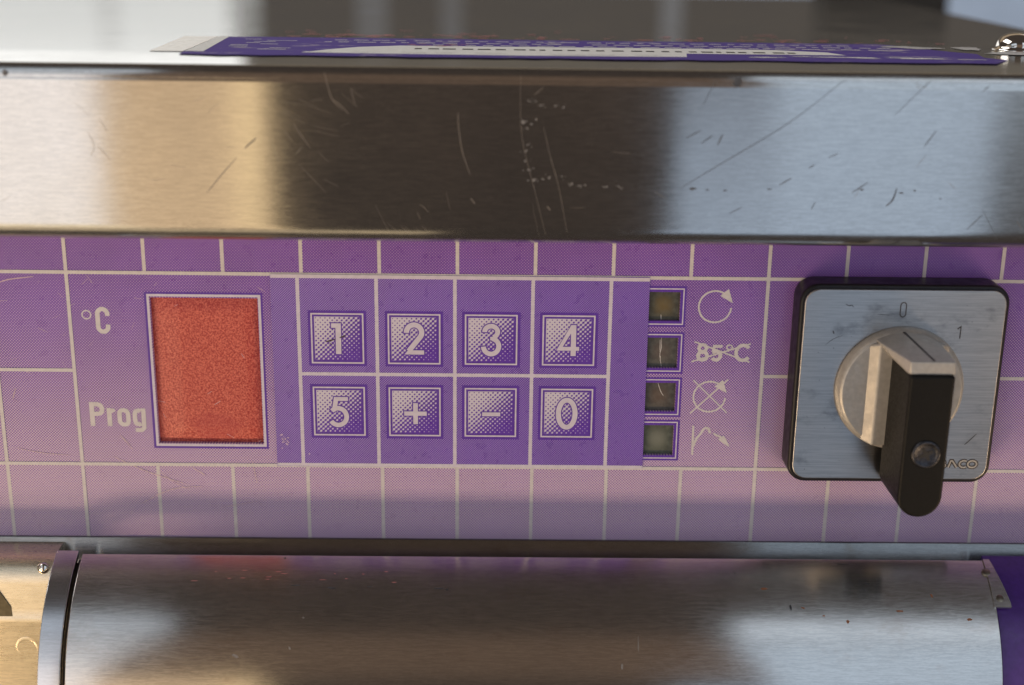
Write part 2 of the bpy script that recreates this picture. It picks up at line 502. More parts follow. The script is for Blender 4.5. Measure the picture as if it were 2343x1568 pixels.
SCR=[
 ([(95.6, 42.1), (95.8, 38.5), (96.7, 32.9), (98.4, 28.1)], 0.35),
 ([(109.4, 50.3), (109.6, 39.4), (110.8, 32.4), (112.7, 25.6), (115.6, 14.6)], 0.22),
 ([(112.4, 21.8), (114.1, 14.2)], 0.09),
 ([(114.7, 39.1), (116.3, 32.4), (118.3, 25.7), (120.5, 15.1)], 0.25),
 ([(98.5, 22.8), (99.5, 21.5)], 0.5),
 ([(115.8, 21.1), (116.6, 20.2)], 0.5),
 ([(67.5, 44.7), (69.3, 43.6), (71.4, 41.5)], 0.35),
 ([(71.9, 46.9), (72.9, 43.3)], 0.25),
 ([(76.9, 21.1), (78.7, 17.3), (80.4, 14.2)], 0.09),
 ([(79.5, 16.9), (82.2, 14.6)], 0.09),
 ([(82.8, 16.0), (84.5, 14.5)], 0.09),
 ([(87.5, 16.4), (89.0, 14.5)], 0.09),
 ([(114.5, 47.8), (112.4, 46.0)], 0.35),
 ([(181.2, 50.4), (169.6, 40.8), (154.3, 31.0), (145.8, 25.6)], 0.3),
 ([(152.5, 49.7), (149.9, 44.2)], 0.25),
 ([(200.4, 50.6), (192.7, 42.5)], 0.25),
 ([(202.5, 39.3), (200.1, 35.6)], 0.4),
 ([(170.9, 28.2), (168.2, 26.6)], 0.45),
 ([(180.9, 33.9), (178.8, 32.9)], 0.35),
 ([(188.2, 27.4), (184.7, 24.9)], 0.4),
 ([(194.9, 26.2), (194.2, 23.5), (192.8, 22.0)], 0.7),
 ([(176.6, 22.7), (175.8, 21.0)], 0.4),
 ([(160.1, 21.4), (157.2, 19.9)], 0.3),
 ([(215.1, 20.3), (211.9, 16.8)], 0.35),
 ([(149.8, 38.7), (146.6, 37.0)], 0.4),
 ([(152.5, 37.6), (150.0, 35.8)], 0.4),
 ([(154.7, 37.9), (153.7, 35.4)], 0.55),
 ([(175.9, 31.2), (174.5, 30.5)], 0.4),
 ([(213.2, 49.3), (211.7, 47.8)], 0.3),
 ([(214.7, 21.8), (219.0, 14.6)], 0.15),
 ([(50.7, 35.9), (48.0, 33.5)], 0.6),
 ([(46.1, 31.4), (42.2, 27.1), (39.0, 23.3)], 0.35),
 ([(13.3, 36.8), (14.6, 33.9), (13.6, 31.3)], 0.3),
 ([(16.1, 39.8), (17.9, 36.8)], 0.25),
 ([(15.3, 33.9), (18.0, 30.6)], 0.25),
 ([(55.7, 43.1), (61.1, 40.3)], 0.09),
 ([(59.1, 39.0), (62.7, 33.7)], 0.3),
 ([(60.2, 44.6), (63.8, 43.2)], 0.09),
 ([(66.2, 50.5), (67.8, 44.7), (70.3, 42.2)], 0.3),
 ([(56.0, 44.0), (64.4, 42.9)], 0.09),
 ([(56.2, 42.1), (61.9, 39.0)], 0.09),
 ([(69.8, 46.1), (73.4, 43.0)], 0.09),
 ([(72.0, 47.1), (72.9, 45.4)], 0.09),
 ([(63.8, 37.6), (69.1, 36.4)], 0.09),
 ([(59.9, 30.2), (65.8, 23.8)], 0.09),
 ([(64.6, 32.7), (66.5, 30.8)], 0.09),
 ([(65.4, 26.8), (68.8, 25.1)], 0.09),
 ([(82.7, 16.2), (84.9, 14.2)], 0.09),
 ([(83.5, 16.2), (85.4, 14.4)], 0.09),
 ([(86.0, 15.7), (87.4, 14.5)], 0.09),
 ([(90.2, 14.3), (91.2, 13.0)], 0.09),
 ([(62.1, 15.0), (64.0, 13.7)], 0.09),
 ([(54.0, 35.5), (55.5, 30.4)], 0.09),
 ([(61.5, 43.4), (67.8, 41.5)], 0.09),
 ([(62.8, 38.8), (68.9, 37.7)], 0.09),
 ([(57.0, 37.5), (58.8, 35.1)], 0.09),
 ([(71.6, 39.6), (69.6, 38.6)], 0.09),
 ([(92.9, 24.1), (93.9, 20.1)], 0.09),
]
FLAKES= [(110.1, 40.1, 1.18), (111.3, 44.9, 0.55), (112.8, 44.7, 0.47), (113.9, 43.8, 0.55), (117.2, 43.8, 0.63), (119.0, 43.5, 0.47), (111.1, 35.0, 0.47), (110.7, 33.5, 0.55), (110.6, 31.4, 0.47), (111.4, 29.4, 0.55), (112.7, 27.1, 0.94), (116.1, 27.6, 0.79), (119.0, 28.0, 0.47), (121.3, 26.3, 0.79), (122.8, 25.9, 0.47), (124.3, 26.1, 0.55), (129.2, 25.8, 0.63), (132.0, 25.8, 0.55), (111.0, 38.8, 0.47), (112.5, 29.8, 0.39)]

sf = Flat(-18.02, 0.0004)
for pts, wd in SCR:
    sf.mi = 1 if pts[0][0] > 143 or (38 < pts[0][0] < 52) else 0
    sf.stroke(smooth_line(pts), wd*(0.5 if sf.mi else 0.36), taper=True)
rnd = random.Random(3)
sf.mi = 0
for k in range(24):
    x, z = rnd.uniform(-15, 232), rnd.uniform(14, 50)
    L, a = rnd.uniform(0.8, 4.5), rnd.choice((rnd.uniform(-0.2, 0.2), rnd.uniform(0.3, 1.2), rnd.uniform(-1.2, -0.3)))
    sf.stroke(smooth_line([(x, z), (x+L*0.5*math.cos(a), z+L*0.5*math.sin(a)+rnd.uniform(-.2, .2)), (x+L*math.cos(a), z+L*math.sin(a))], 3), rnd.uniform(0.03, 0.08), taper=True)
o = sf.build("scratch_marks", [M['scratch'], M['dent']], None)
o["kind"] = "stuff"
o.parent = lid
ff = Flat(-18.05, 0.0004)
def blob(F, x, z, r, sx=1.0, rn=rnd, n=11):
    F.poly([(x+sx*r*rn.uniform(0.55, 1.15)*math.cos(2*math.pi*i/n), z+r*rn.uniform(0.55, 1.15)*math.sin(2*math.pi*i/n)) for i in range(n)])
for x, z, r in FLAKES:
    blob(ff, x, z, r*0.42, 0.9)
    for k in range(4):
        blob(ff, x+rnd.gauss(0, r*1.0), z+rnd.gauss(0, r*0.45), r*rnd.uniform(0.1, 0.25), 1.4, n=7)
ff.mi = 1
blob(ff, 157.4, 49.6, 1.1); blob(ff, -3.7, 49.6, 0.8, 0.7); blob(ff, 148.6, 25.5, 0.3, 3)
for x in (152, 156, 166, 187, 196, 199, 205):
    blob(ff, x, 25.0+rnd.uniform(-1.5, 1.0), rnd.uniform(.12, .22), rnd.uniform(1.5, 4))
o = ff.build("residue_flecks", [M['fleck'], M['dent']], None)
o["kind"] = "stuff"
o.parent = lid

# label stuck on top of the lid, seen almost edge-on
def top_quad(name, pts, z, mat, parent, kind=None):
    o = mesh(name, [(x, y, z) for x, y in pts], [tuple(range(len(pts)))], mat, None, fix=False)
    if o.data.polygons[0].normal.z < 0:
        o.data.flip_normals()
    o.parent = parent
    if kind:
        o["kind"] = kind
    return o
edge = [(30.7, -1.5)]+[(30.7+194*i/40, -2.5+rnd.uniform(-0.7, 0.9)) for i in range(1, 40)]+[(226, 7)]
back = [(222, 12), (223.5, 22), (219, 27), (215, 33), (209, 36), (211, 41), (205, 47)]
st = top_quad("label_sticker", edge+back+[(30.7, 47)], 52.58, M['sticker'], lid)
st["label"] = "worn purple printed label stuck on top of the lid"
top_quad("label_border", [(30.7, 4.6), (35.2, 4.6), (33.4, 47.2), (30.7, 47.2)], 52.64, M['labelwhite'], lid)
top_quad("tape_strip", [(22.5, 4.2), (30.4, 4.2), (30.5, 47), (21.5, 47)], 52.60, M['tape'], lid)
class Top(Flat):
    def build_top(s, name, mats, parent, z):
        o = mesh(name, [(x, yy, z-(yv-s_y0)) for (x, yv, yy) in s.v for s_y0 in (0.0,)], s.f, mats, None, False, s.i, fix=False)
        bm = bmesh.new(); bm.from_mesh(o.data)
        for f_ in bm.faces:
            f_.normal_update()
            if f_.normal.z < 0:
                f_.normal_flip()
        bm.to_mesh(o.data); bm.free()
        o.parent = parent
        return o
tf = Top(0.0, 0.0002)
white_zone = [(58, 5), (63, 13), (70, 21), (80, 26), (150, 27), (174, 26), (186, 21), (189, 14), (150, 13.5), (149, 5), (110, 3.5)]
tf.mi = 0
tf.poly(white_zone)
tf.y = -0.03
for row, (yy, xa, xb) in enumerate(((40, 62, 196), (34, 60, 205), (28.5, 88, 200))):
    x = xa
    while x < xb:
        L = rnd.uniform(1.6, 5.0)
        if not (118 < x < 128 and row == 1):
            tf.rect(x, x+L, yy-0.55, yy+0.55)
        x += L+rnd.uniform(0.9, 2.2)
for k in range(9):
    x = rnd.uniform(38, 50); tf.rect(x, x+rnd.uniform(3, 8), 12+3.4*k-0.4, 12+3.4*k+0.4)
for k in range(22):
    blob(tf, rnd.uniform(60, 222), rnd.uniform(6, 9), rnd.uniform(0.5, 1.3), 4.5)
tf.mi = 1
tf.y = -0.05
x = 84
while x < 178:
    L = rnd.uniform(1.2, 3.2)
    tf.rect(x, x+L, 16.6, 19.0)
    x += L+rnd.uniform(0.7, 2.0)
tf.build_top("label_print", [M['labelwhite'], M['mark']], lid, 52.60)
tp = Top(0.0, 0.0002)
for k in range(90):
    blob(tp, rnd.uniform(45, 225), 48+abs(rnd.gauss(0, 12)), rnd.uniform(0.2, 0.9), rnd.uniform(1, 5), n=7)
for k in range(14):
    blob(tp, rnd.uniform(82, 96), rnd.uniform(24, 31), 0.35, 4, n=7)
o = tp.build_top("pink_residue_specks", [M['pinkresidue']], lid, 52.66)
o["kind"] = "stuff"
tg = Top(0.0, 0.0002)
for (x, y_, r_, s_) in ((226, 37, 5.5, 0.8), (214, 36, 3.2, 2.0), (209, 38.5, 2.5, 2.4), (233, 24, 4.5, 1.5)):
    blob(tg, x, y_, r_, s_, n=15)
o = tg.build_top("glue_patch", [M['residue']], lid, 52.68)
o["kind"] = "stuff"

def lathe(name, prof, n, mat, axis, origin, parent=None):
    """profile of (radius, height) turned about +z ('z') or towards the viewer ('y')"""
    v, f = [], []
    for r_, h in prof:
        for i in range(n):
            a = 2*math.pi*i/n
            v.append((r_*math.cos(a), r_*math.sin(a), h) if axis == 'z' else (r_*math.cos(a), -h, r_*math.sin(a)))
    for k in range(len(prof)-1):
        for i in range(n):
            f.append((k*n+i, k*n+(i+1) % n, (k+1)*n+(i+1) % n, (k+1)*n+i))
    f.append(tuple(range(n)))
    f.append(tuple((len(prof)-1)*n+i for i in range(n)))
    o = mesh(name, v, f, mat, None, True)
    o.location = Vector(origin)*MM
    if parent is not None:
        o.parent = parent
    return o
o = lathe("dome_screw", [(6.4, 0.0), (6.4, 0.7), (5.6, 0.75), (5.5, 1.5), (5.2, 2.5), (4.4, 3.5), (3.2, 4.2), (1.6, 4.6), (0.3, 4.7)], 40, M['chrome'], 'z', (237.5, 33, 52.5), lid)

# control panel with openings for the display and the four lamp windows
DISP = (19.8, 46.1, -44.3, -6.2)
WIN = [(-11.9, -2.6), (-24.1, -14.3), (-35.6, -26.1), (-47.4, -37.4)]
XR = 150.65
holes = [DISP]+[(139.0, XR-0.95, a+0.95, b-0.95) for a, b in WIN]
def sheet_with_holes(x0, x1, z0, z1, holes, depth):
    xs = sorted({x0, x1, *[h[0] for h in holes], *[h[1] for h in holes]})
    zs = sorted({z0, z1, *[h[2] for h in holes], *[h[3] for h in holes]})
    v, f, ix = [], [], {}
    def vid(x, y, z):
        k = (x, y, z)
        if k not in ix:
            ix[k] = len(v); v.append(k)
        return ix[k]
    def inside(x, z):
        return any(h[0] < x < h[1] and h[2] < z < h[3] for h in holes)
    for i in range(len(xs)-1):
        for j in range(len(zs)-1):
            if not inside((xs[i]+xs[i+1])/2, (zs[j]+zs[j+1])/2):
                f.append((vid(xs[i], 0, zs[j]), vid(xs[i+1], 0, zs[j]), vid(xs[i+1], 0, zs[j+1]), vid(xs[i], 0, zs[j+1])))
    for h in holes:
        c = [(h[0], h[2]), (h[1], h[2]), (h[1], h[3]), (h[0], h[3])]
        for k in range(4):
            (xa, za), (xb, zb) = c[k], c[(k+1) % 4]
            b = len(v)
            v.extend([(xa, 0, za), (xb, 0, zb), (xb, depth, zb), (xa, depth, za)])
            f.append((b, b+1, b+2, b+3))
    return v, f
v, f = sheet_with_holes(-70, 290, -70.3, 14, holes, 1.3)
panel = own(mesh("control_panel", v, f, M['panel'], None, fix=False))
panel["label"] = "purple halftone printed control panel with pale grid lines"

lf = Flat(-0.03, 0.003)
LW = 0.88
def scal(x0, z0, x1, z1, wd=LW):
    """a printed line whose edge is nibbled by the dot screen"""
    n = max(2, int(math.hypot(x1-x0, z1-z0)/0.36))
    horizontal = abs(x1-x0) > abs(z1-z0)
    a, b = [], []
    for i in range(n+1):
        t = i/n
        x, z = x0+(x1-x0)*t, z0+(z1-z0)*t
        e1 = wd/2+0.05*(1 if i % 2 else -1)+rnd.uniform(-.015, .015)
        e2 = wd/2+0.05*(1 if i % 2 else -1)+rnd.uniform(-.015, .015)
        a.append((x, z+e1) if horizontal else (x+e1, z))
        b.append((x, z-e2) if horizontal else (x-e2, z))
    base = len(lf.v)
    for p, q in zip(a, b):
        lf.v += [(p[0], lf.y, p[1]), (q[0], lf.y, q[1])]
    for i in range(n):
        lf.f.append((base+2*i, base+2*i+1, base+2*i+3, base+2*i+2)); lf.i.append(0)
    lf.y -= lf.step
for i in range(-3, 15):
    if i*19 not in (0, 171):
        scal(19*i, 0, 19*i, 13.5)
        scal(19*i, -50.1, 19*i, -70.2)
for X in (0, 171):
    scal(X, 13.5, X, -70.2)
scal(-19, -25.1, -19, -50.1)
scal(-69, 0, 289, 0)
scal(-69, -50.1, 289, -50.1)
scal(-69, -25.1, 0, -25.1)
scal(171, -25.1, 289, -25.1)
lf.build("grid_lines", M['line'], panel)

# red display
dm = [(DISP[0]+(DISP[1]-DISP[0])*i/40, DISP[2]+(DISP[3]-DISP[2])*j/50) for j in range(51) for i in range(41)]
def film(x, z):
    u, w_ = (x-DISP[0])/(DISP[1]-DISP[0]), (z-DISP[2])/(DISP[3]-DISP[2])
    return 1.15-0.75*min(1, u*4)*min(1, (1-u)*9)*min(1, w_*9)*min(1, (1-w_)*12)
v = [(x, film(x, z), z) for x, z in dm]
f = [(j*41+i, j*41+i+1, (j+1)*41+i+1, (j+1)*41+i) for j in range(50) for i in range(40)]
o = mesh("display_window", v, f, M['display'], panel, True, fix=False)
o["label"] = "orange red textured display window"
d = Flat(-0.05, 0.004)
d.mi = 0; d.ring(18.45, 47.35, -45.65, -4.75, 0.8)
d.mi = 1; d.ring(19.05, 46.85, -45.1, -5.3, 0.62)
d.build("display_frame", [M['ink'], M['white']], panel)

# lamp windows
for k, (za, zb) in enumerate(WIN):
    cx, cz = 145.6, (za+zb)/2
    v, f = [(139, 0.9, za), (XR-0.5, 0.9, za), (XR-0.5, 0.9, zb), (139, 0.9, zb)], [(0, 1, 2, 3)]
    o = mesh("indicator_window", v, f, M['win%d' % k], panel, False, None, (cx, 0, cz), fix=False)
    fr = Flat(-0.05, 0.004)
    fr.mi = 0; fr.ring(138.0, XR+0.5, za-0.5, zb+0.5, 1.42)
    fr.mi = 1; fr.ring(138.5, XR, za, zb, 0.3)
    fr.build("indicator_frame", [M['ink'], M['white']], panel)

# lettering and symbols printed on the panel
t = Flat(-0.07)
t.stroke(arc(4.1, -10.75, 1.06, 1.06, 0, 360, 32)[:-1], 0.34, True)
t.stroke([(9.22, -11.0)]+arc(8.0, -10.45, 1.2, 1.18, 0, 180)+arc(8.0, -13.85, 1.2, 1.18, 180, 360)+[(9.22, -13.2)], 1.12)
t.build("celsius_lettering", M['line'], panel)
t = Flat(-0.07)
t.rect(2.9, 4.08, -39.85, -33.5)
t.stroke([(3.9, -34.06)]+arc(4.85, -35.33, 1.22, 1.27, 90, -90)+[(3.9, -36.6)], 1.12)
t.rect(7.2, 8.35, -39.85, -35.05)
t.stroke([(7.8, -36.4), (8.2, -35.75), (9.25, -35.55)], 1.0)
t.stroke(arc(11.4, -36.6, 1.08, 1.05, 0, 180)+arc(11.4, -38.35, 1.08, 1.05, 180, 360), 1.1, True)
t.stroke(arc(15.15, -36.6, 1.0, 1.0, 60, 180)+arc(15.15, -38.25, 1.0, 1.05, 180, 300), 1.08)
t.stroke([(16.33, -35.05), (16.33, -39.6)]+arc(15.35, -39.9, 0.98, 0.95, -10, -90)+[(14.1, -40.85)], 1.08)
t.build("program_lettering", M['line'], panel)

def turn_symbol(cx, cz, cross):
    s = Flat(-0.07)
    s.stroke(arc(cx, cz, 4.0, 4.0, 58, 356, 48), 0.44)
    s.poly([(cx+1.15, cz+2.75), (cx+3.15, cz+4.55), (cx+4.35, cz+0.95)])
    if cross:
        s.stroke([(cx-4.25, cz+4.4), (cx+4.6, cz-4.3)], 0.36)
        s.stroke([(cx-4.6, cz-4.5), (cx+4.5, cz+4.6)], 0.36)
    s.build("crossed_turning_arrow_symbol" if cross else "turning_arrow_symbol", M['line'], panel)
turn_symbol(158.3, -7.15, False)
turn_symbol(158.2, -30.6, True)
s = Flat(-0.07)
s.stroke(arc(155.85, -17.85, 0.92, 0.88, 0, 360)[:-1], 0.85, True)
s.stroke(arc(155.9, -19.85, 1.12, 1.05, 0, 360)[:-1], 0.95, True)
s.stroke([(160.75, -17.35), (158.75, -17.35), (158.45, -18.75)], 0.75)
s.stroke([(158.3, -18.8)]+arc(159.3, -19.75, 1.05, 1.15, 130, -150), 0.9)
s.stroke(arc(162.5, -17.55, 0.68, 0.6, 0, 360)[:-1], 0.36, True)
s.stroke(arc(165.95, -18.95, 1.75, 1.95, 38, 322), 0.88)
s.stroke([(153.75, -16.2), (167.7, -21.4)], 0.4)
s.stroke([(153.2, -21.4), (167.7, -16.6)], 0.4)
s.build("struck_temperature_lettering", M['line'], panel)
s = Flat(-0.07)
s.stroke([(154.6, -38.4), (154.7, -46.3)], 0.55)
s.stroke([(154.75, -44.2), (155.4, -42.2)]+smooth_line([(157.3, -39.3), (157.95, -38.95), (158.6, -39.4), (158.85, -40.4)], 4), 0.6)
s.stroke([(159.75, -40.45), (161.8, -41.5)], 0.5)
s.poly([(162.4, -41.0), (160.95, -42.0), (164.2, -44.3), (163.2, -42.2)])
s.build("stirring_arrow_symbol", M['line'], panel)

# rubbed scratches on the panel film
s = Flat(-0.11, 0.002)
for pts in ([(-16, -46), (-10, -47.2), (-3, -47.8)], [(-17, -3), (-14, -2), (-8, -1.2)], [(8, -48), (16, -52), (26, -55.5)], [(14, -61), (22, -57), (30, -56)], [(20, -52.5), (23, -55), (27, -57)], [(-15, -30), (-16, -33)], [(43, -49), (44, -55)], [(10, -42), (13, -46)], [(34, -62), (44, -60)], [(28, -51), (31, -53)]):
    s.stroke(smooth_line(pts), rnd.uniform(0.12, 0.3), taper=True)
for k in range(40):
    x, z, a = rnd.uniform(-18, 50), rnd.uniform(-66, 0), rnd.uniform(-1.2, 1.2)
    L = rnd.uniform(0.5, 2.5)
    s.stroke([(x, z), (x+L*math.cos(a), z+L*math.sin(a))], rnd.uniform(0.04, 0.1))
o = s.build("rub_marks", plain("rubbed_film", (0.62, 0.47, 0.55), 0.5), panel)
o["kind"] = "stuff"
s = Flat(0.86, 0.002)
for pts in ([(145.2, -9.5), (145.3, -10.9)], [(145.6, -15.5), (145.7, -18), (145.4, -20), (145.9, -23)], [(145.3, -16), (145.4, -19.5)], [(145.2, -27.2), (146.0, -29.5), (146.8, -30.8)], [(145.6, -20.3), (145.5, -21.6)]):
    s.stroke(smooth_line(pts), 0.17, taper=True)
s.build("window_scratch", M['residue'], panel)["kind"] = "stuff"

# keypad: a second printed film laid over the panel
KX = [65.45, 84.35, 103.35, 122.5]
KZ = [-16.15, -35.25]
v, f = prism([(49.4, -50.2), (142.15, -50.0), (142.0, 0.2), (49.4, -0.1)], -0.02, -0.30)
keypad = own(mesh("keypad", v, f, M['keypad'], None))
keypad["label"] = "purple membrane keypad film with eight printed keys"
s = Flat(-0.33, 0.003)
lf = s
s.rect(49.5, 142.0, -0.85, 0.05)
s.rect(49.5, 142.1, -50.1, -49.3)
for X in (56.0, 75.2, 94.4, 113.5, 132.6):
    scal(X, -0.85, X, -49.3)
scal(56.0, -25.4, 132.6, -25.4)
s.build("divider_lines", M['white'], keypad)
# key: purple plate, pale frame, screened face
kv = Flat(-0.35, 0.0)
kv.mi = 0; kv.rect(-7.15, 7.15, -7.15, 7.15)
kv.y = -0.37
kv.mi = 1; kv.ring(-6.5, 6.5, -6.5, 6.5, 0.38)
kv.mi = 2; kv.rect(-5.62, 5.62, -5.62, 5.62)
key0 = kv.build("key", [M['ink'], M['white'], M['keyface']], keypad)
first = True
for r_ in range(2):
    for c_ in range(4):
        k = key0 if first else link(key0.copy(), keypad)
        k.location = (KX[c_]*MM, 0, KZ[r_]*MM)
        first = False

def glyph(name, cx, cz, shapes):
    """shapes: ('s', points, width, closed) strokes and ('p', points) fills, with a purple rim round them"""
    g_ = Flat(-0.395, 0.0012)
    g_.mi = 0
    for s_ in shapes:
        if s_[0] == 's':
            pts = list(s_[1])
            if not s_[3]:
                e = 0.26
                for (i, j) in ((0, 1), (-1, -2)):
                    d_ = Vector((pts[i][0]-pts[j][0], pts[i][1]-pts[j][1])).normalized()*e
                    pts[i] = (pts[i][0]+d_.x, pts[i][1]+d_.y)
            g_.stroke(pts, s_[2]+0.52, s_[3])
        else:
            g_.stroke(s_[1], 0.52, True)
    g_.y = -0.42
    g_.mi = 1
    for s_ in shapes:
        if s_[0] == 's':
            g_.stroke(s_[1], s_[2], s_[3])
        else:
            g_.poly(s_[1])
    g_.v = [(x+cx, y, z+cz) for x, y, z in g_.v]
    return g_.build(name, [M['ink'], M['white']], keypad)
glyph("numeral_one", KX[0], KZ[0], [('p', [(-1.48, 3.93), (.92, 3.93), (.9, -4.0), (-.43, -4.0), (-.43, 2.75), (-1.48, 2.75)])])
glyph("numeral_two", KX[1], KZ[0], [('s', arc(0, 1.75, 1.88, 1.95, 183, -32, 30)+[(-1.0, -2.6), (-1.35, -3.05)], 1.3, False), ('p', [(-2.45, -3.95), (2.45, -3.95), (2.45, -2.85), (-1.5, -2.85)])])
glyph("numeral_three", KX[2], KZ[0], [('s', arc(0.0, 2.1, 1.6, 1.47, 183, -72, 30), 1.2, False), ('s', arc(0.0, -1.63, 1.9, 2.0, 183, 440, 36), 1.22, False), ('p', [(-.22, -.1), (.8, -.1), (.8, .95), (-.22, .8)])])
glyph("numeral_four", KX[3], KZ[0], [('p', [(.58, 4.05), (.58, 1.92), (-1.43, -1.57), (-3.0, -2.57)]), ('p', [(-3.0, -2.57), (2.66, -2.57), (2.66, -1.57), (-1.43, -1.57)]), ('p', [(.56, -3.95), (1.85, -3.95), (1.85, 4.05), (.56, 4.05)])])
glyph("numeral_five", KX[0], KZ[1], [('s', arc(-.3, -1.4, 2.1, 2.24, 212, 498, 36), 1.2, False), ('p', [(-1.25, 3.83), (2.2, 3.83), (2.2, 2.8), (-.25, 2.8), (-.52, 1.2), (-.9, 0.0), (-1.92, -.1)])])
glyph("plus_sign", KX[1], KZ[1], [('p', [(-2.65, -.98), (3.0, -.98), (3.0, .16), (-2.65, .16)]), ('p', [(-.4, -3.25), (.78, -3.25), (.78, 2.38), (-.4, 2.38)])])
glyph("minus_sign", KX[2], KZ[1], [('p', [(-2.1, -.95), (2.45, -.95), (2.45, .08), (-2.1, .08)])])
glyph("numeral_zero", KX[3], KZ[1], [('s', arc(0, -.1, 2.1, 3.62, 0, 360, 48)[:-1], 1.28, True)])
s = Flat(-0.46, 0.002)
for pts, wd in (([(62.6, -17.0), (63.6, -16.7), (64.9, -16.3)], 0.34), ([(66.0, -15.9), (66.9, -15.6), (67.4, -15.3)], 0.36), ([(63.4, -17.2), (64.2, -17.9)], 0.15)):
    s.stroke(smooth_line(pts), wd, taper=True)
s.build("burn_mark", plain("brown_mark", (0.05, 0.03, 0.02), 0.7), keypad)["kind"] = "stuff"
s = Flat(-0.46, 0.002)
for k in range(16):
    blob(s, 51.3+rnd.gauss(0, .7), -41.5-abs(rnd.gauss(0, 2.5)), rnd.uniform(.1, .35), n=7)
blob(s, 57.6, -46.8, .35, .6); blob(s, 48.2, -46.3, .3, .6)
s.build("rub_marks", plain("rubbed_keypad", (0.55, 0.42, 0.6), 0.5), keypad)["kind"] = "stuff"

# rotary switch
SX, SZ = 202.6, -24.5
v, f = prism(rrect(SX, SZ, 25.3, 25.5, 4.6), 0.0, -8.2)
switch = own(bevel(mesh("rotary_switch", v, f, M['blackframe'], None), 0.9))
switch["label"] = "square rotary switch with black frame, aluminium plate and black lever"
v, f = prism(rrect(SX, SZ, 24.25, 24.35, 3.6), -8.0, -8.75)
o = bevel(mesh("face_plate", v, f, M['switchplate'], switch), 0.3)
dial = lathe("dial", [(15.7, 0.0), (15.6, 0.9), (15.0, 2.4), (14.3, 2.9), (0.3, 2.95)], 72, M['silver'], 'y', (SX+0.2, -8.76, SZ-0.3), switch)
for p in dial.data.polygons:
    p.use_smooth = abs(p.normal.y) < 0.95
# silver ridge that carries the lever, and its raised end with the pointer line
def hull(name, pts, mat, parent, bw):
    me = bpy.data.meshes.new(name)
    bm = bmesh.new()
    for p in pts:
        bm.verts.new(Vector(p)*MM)
    r = bmesh.ops.convex_hull(bm, input=bm.verts)
    bmesh.ops.delete(bm, geom=[g for g in r['geom_interior'] if isinstance(g, bmesh.types.BMVert)], context='VERTS')
    bmesh.ops.dissolve_limit(bm, angle_limit=R(2), verts=bm.verts, edges=bm.edges)
    bmesh.ops.recalc_face_normals(bm, faces=bm.faces)
    bm.to_mesh(me)
    bm.free()
    me.materials.append(mat)
    o = bpy.data.objects.new(name, me)
    link(o, parent)
    return bevel(o, bw, 3, 25)
HX0, HX1 = 199.2, 209.7
pts = []
for (x0, x1, y_, za, zb) in ((193.6, 213.5, -11.2, -37.4, -13.2), (196.2, 211.5, -13.4, -38.2, -12.2), (196.2, 211.5, -11.2, -38.2, -12.2)):
    pts += [(x0, y_, za), (x1, y_, za), (x0, y_, zb), (x1, y_, zb)]
hull("lever_ridge", pts, M['silver'], switch, 0.5)
pts = []
for a in (60, 75, 90, 105, 120):
    pts.append((SX+0.2+15.0*math.cos(R(a)), -10.6, SZ-0.3+15.0*math.sin(R(a))))
pts += [(HX0-0.9, -13.2, -12.3), (HX1+0.9, -13.2, -12.3), (HX0, -27.4, -12.1), (HX1, -27.4, -12.1), (HX0, -27.4, -15.2), (HX1, -27.4, -15.2), (HX0-0.9, -12, -15.2), (HX1+0.9, -12, -15.2)]
hull("pointer_cap", pts, M['silver'], switch, 0.45)
hr = (HX1-HX0)/2
prof2 = [(HX0, -15.15), (HX0, -45.2)]+arc((HX0+HX1)/2, -45.2, hr, 5.3, 180, 360, 20)[1:]+[(HX1, -15.15)]
v, f = prism(prof2, -11.4, -28.2)
handle = bevel(mesh("lever_handle", v, f, M['black'], switch), 0.8)
scr = lathe("lever_screw", [(3.45, -1.0), (3.45, 0.1), (3.25, 0.34), (2.95, 0.42), (2.6, 0.3), (2.35, 0.12), (2.1, 0.06), (0.2, 0.05)], 36, plain("dark_screw_steel", (0.07, 0.07, 0.08), 0.4, 1.0, var=0.3, scale=2), 'y', (204.7, -28.2, -34.4), switch)
star = []
for i in range(16):
    r_ = 1.75 if i % 4 in (0, 1) else 0.75
    star.append((204.7+r_*math.cos(2*math.pi*i/16+0.3), -34.4+r_*math.sin(2*math.pi*i/16+0.3)))
v, f = prism(star, -28.0, -28.32)
mesh("screw_recess", v, f, M['dark'], switch)
# pointer line along the cap, printed figures and maker's mark
def ramp_z(y_):
    return -9.8-2.3*(-10.6-y_)/16.8+0.06
pa, pb = (201.9, -10.2), (204.8, -27.0)
v = []
for (x, y_) in (pa, pb):
    for dx, dz in ((-.3, 0), (.3, 0), (.3, -.5), (-.3, -.5)):
        v.append((x+dx, y_, ramp_z(y_)+dz))
o = mesh("pointer_line", v, [(0, 1, 2, 3), (4, 5, 6, 7), (0, 1, 5, 4), (1, 2, 6, 5), (2, 3, 7, 6), (3, 0, 4, 7)], M['mark'], switch)
t = Flat(-8.79, 0.003)
t.stroke(arc(202.05, -3.95, 0.68, 0.75, 0, 180, 12)+arc(202.05, -6.05, 0.68, 0.75, 180, 360, 12), 0.27, True)
t.build("numeral_zero", M['mark'], switch)
t = Flat(-8.79, 0.003)
t.stroke([(215.6, -9.7), (216.4, -9.05), (216.4, -12.1)], 0.3)
t.build("numeral_one", M['mark'], switch)
t = Flat(-8.79, 0.003)
lz = -44.65
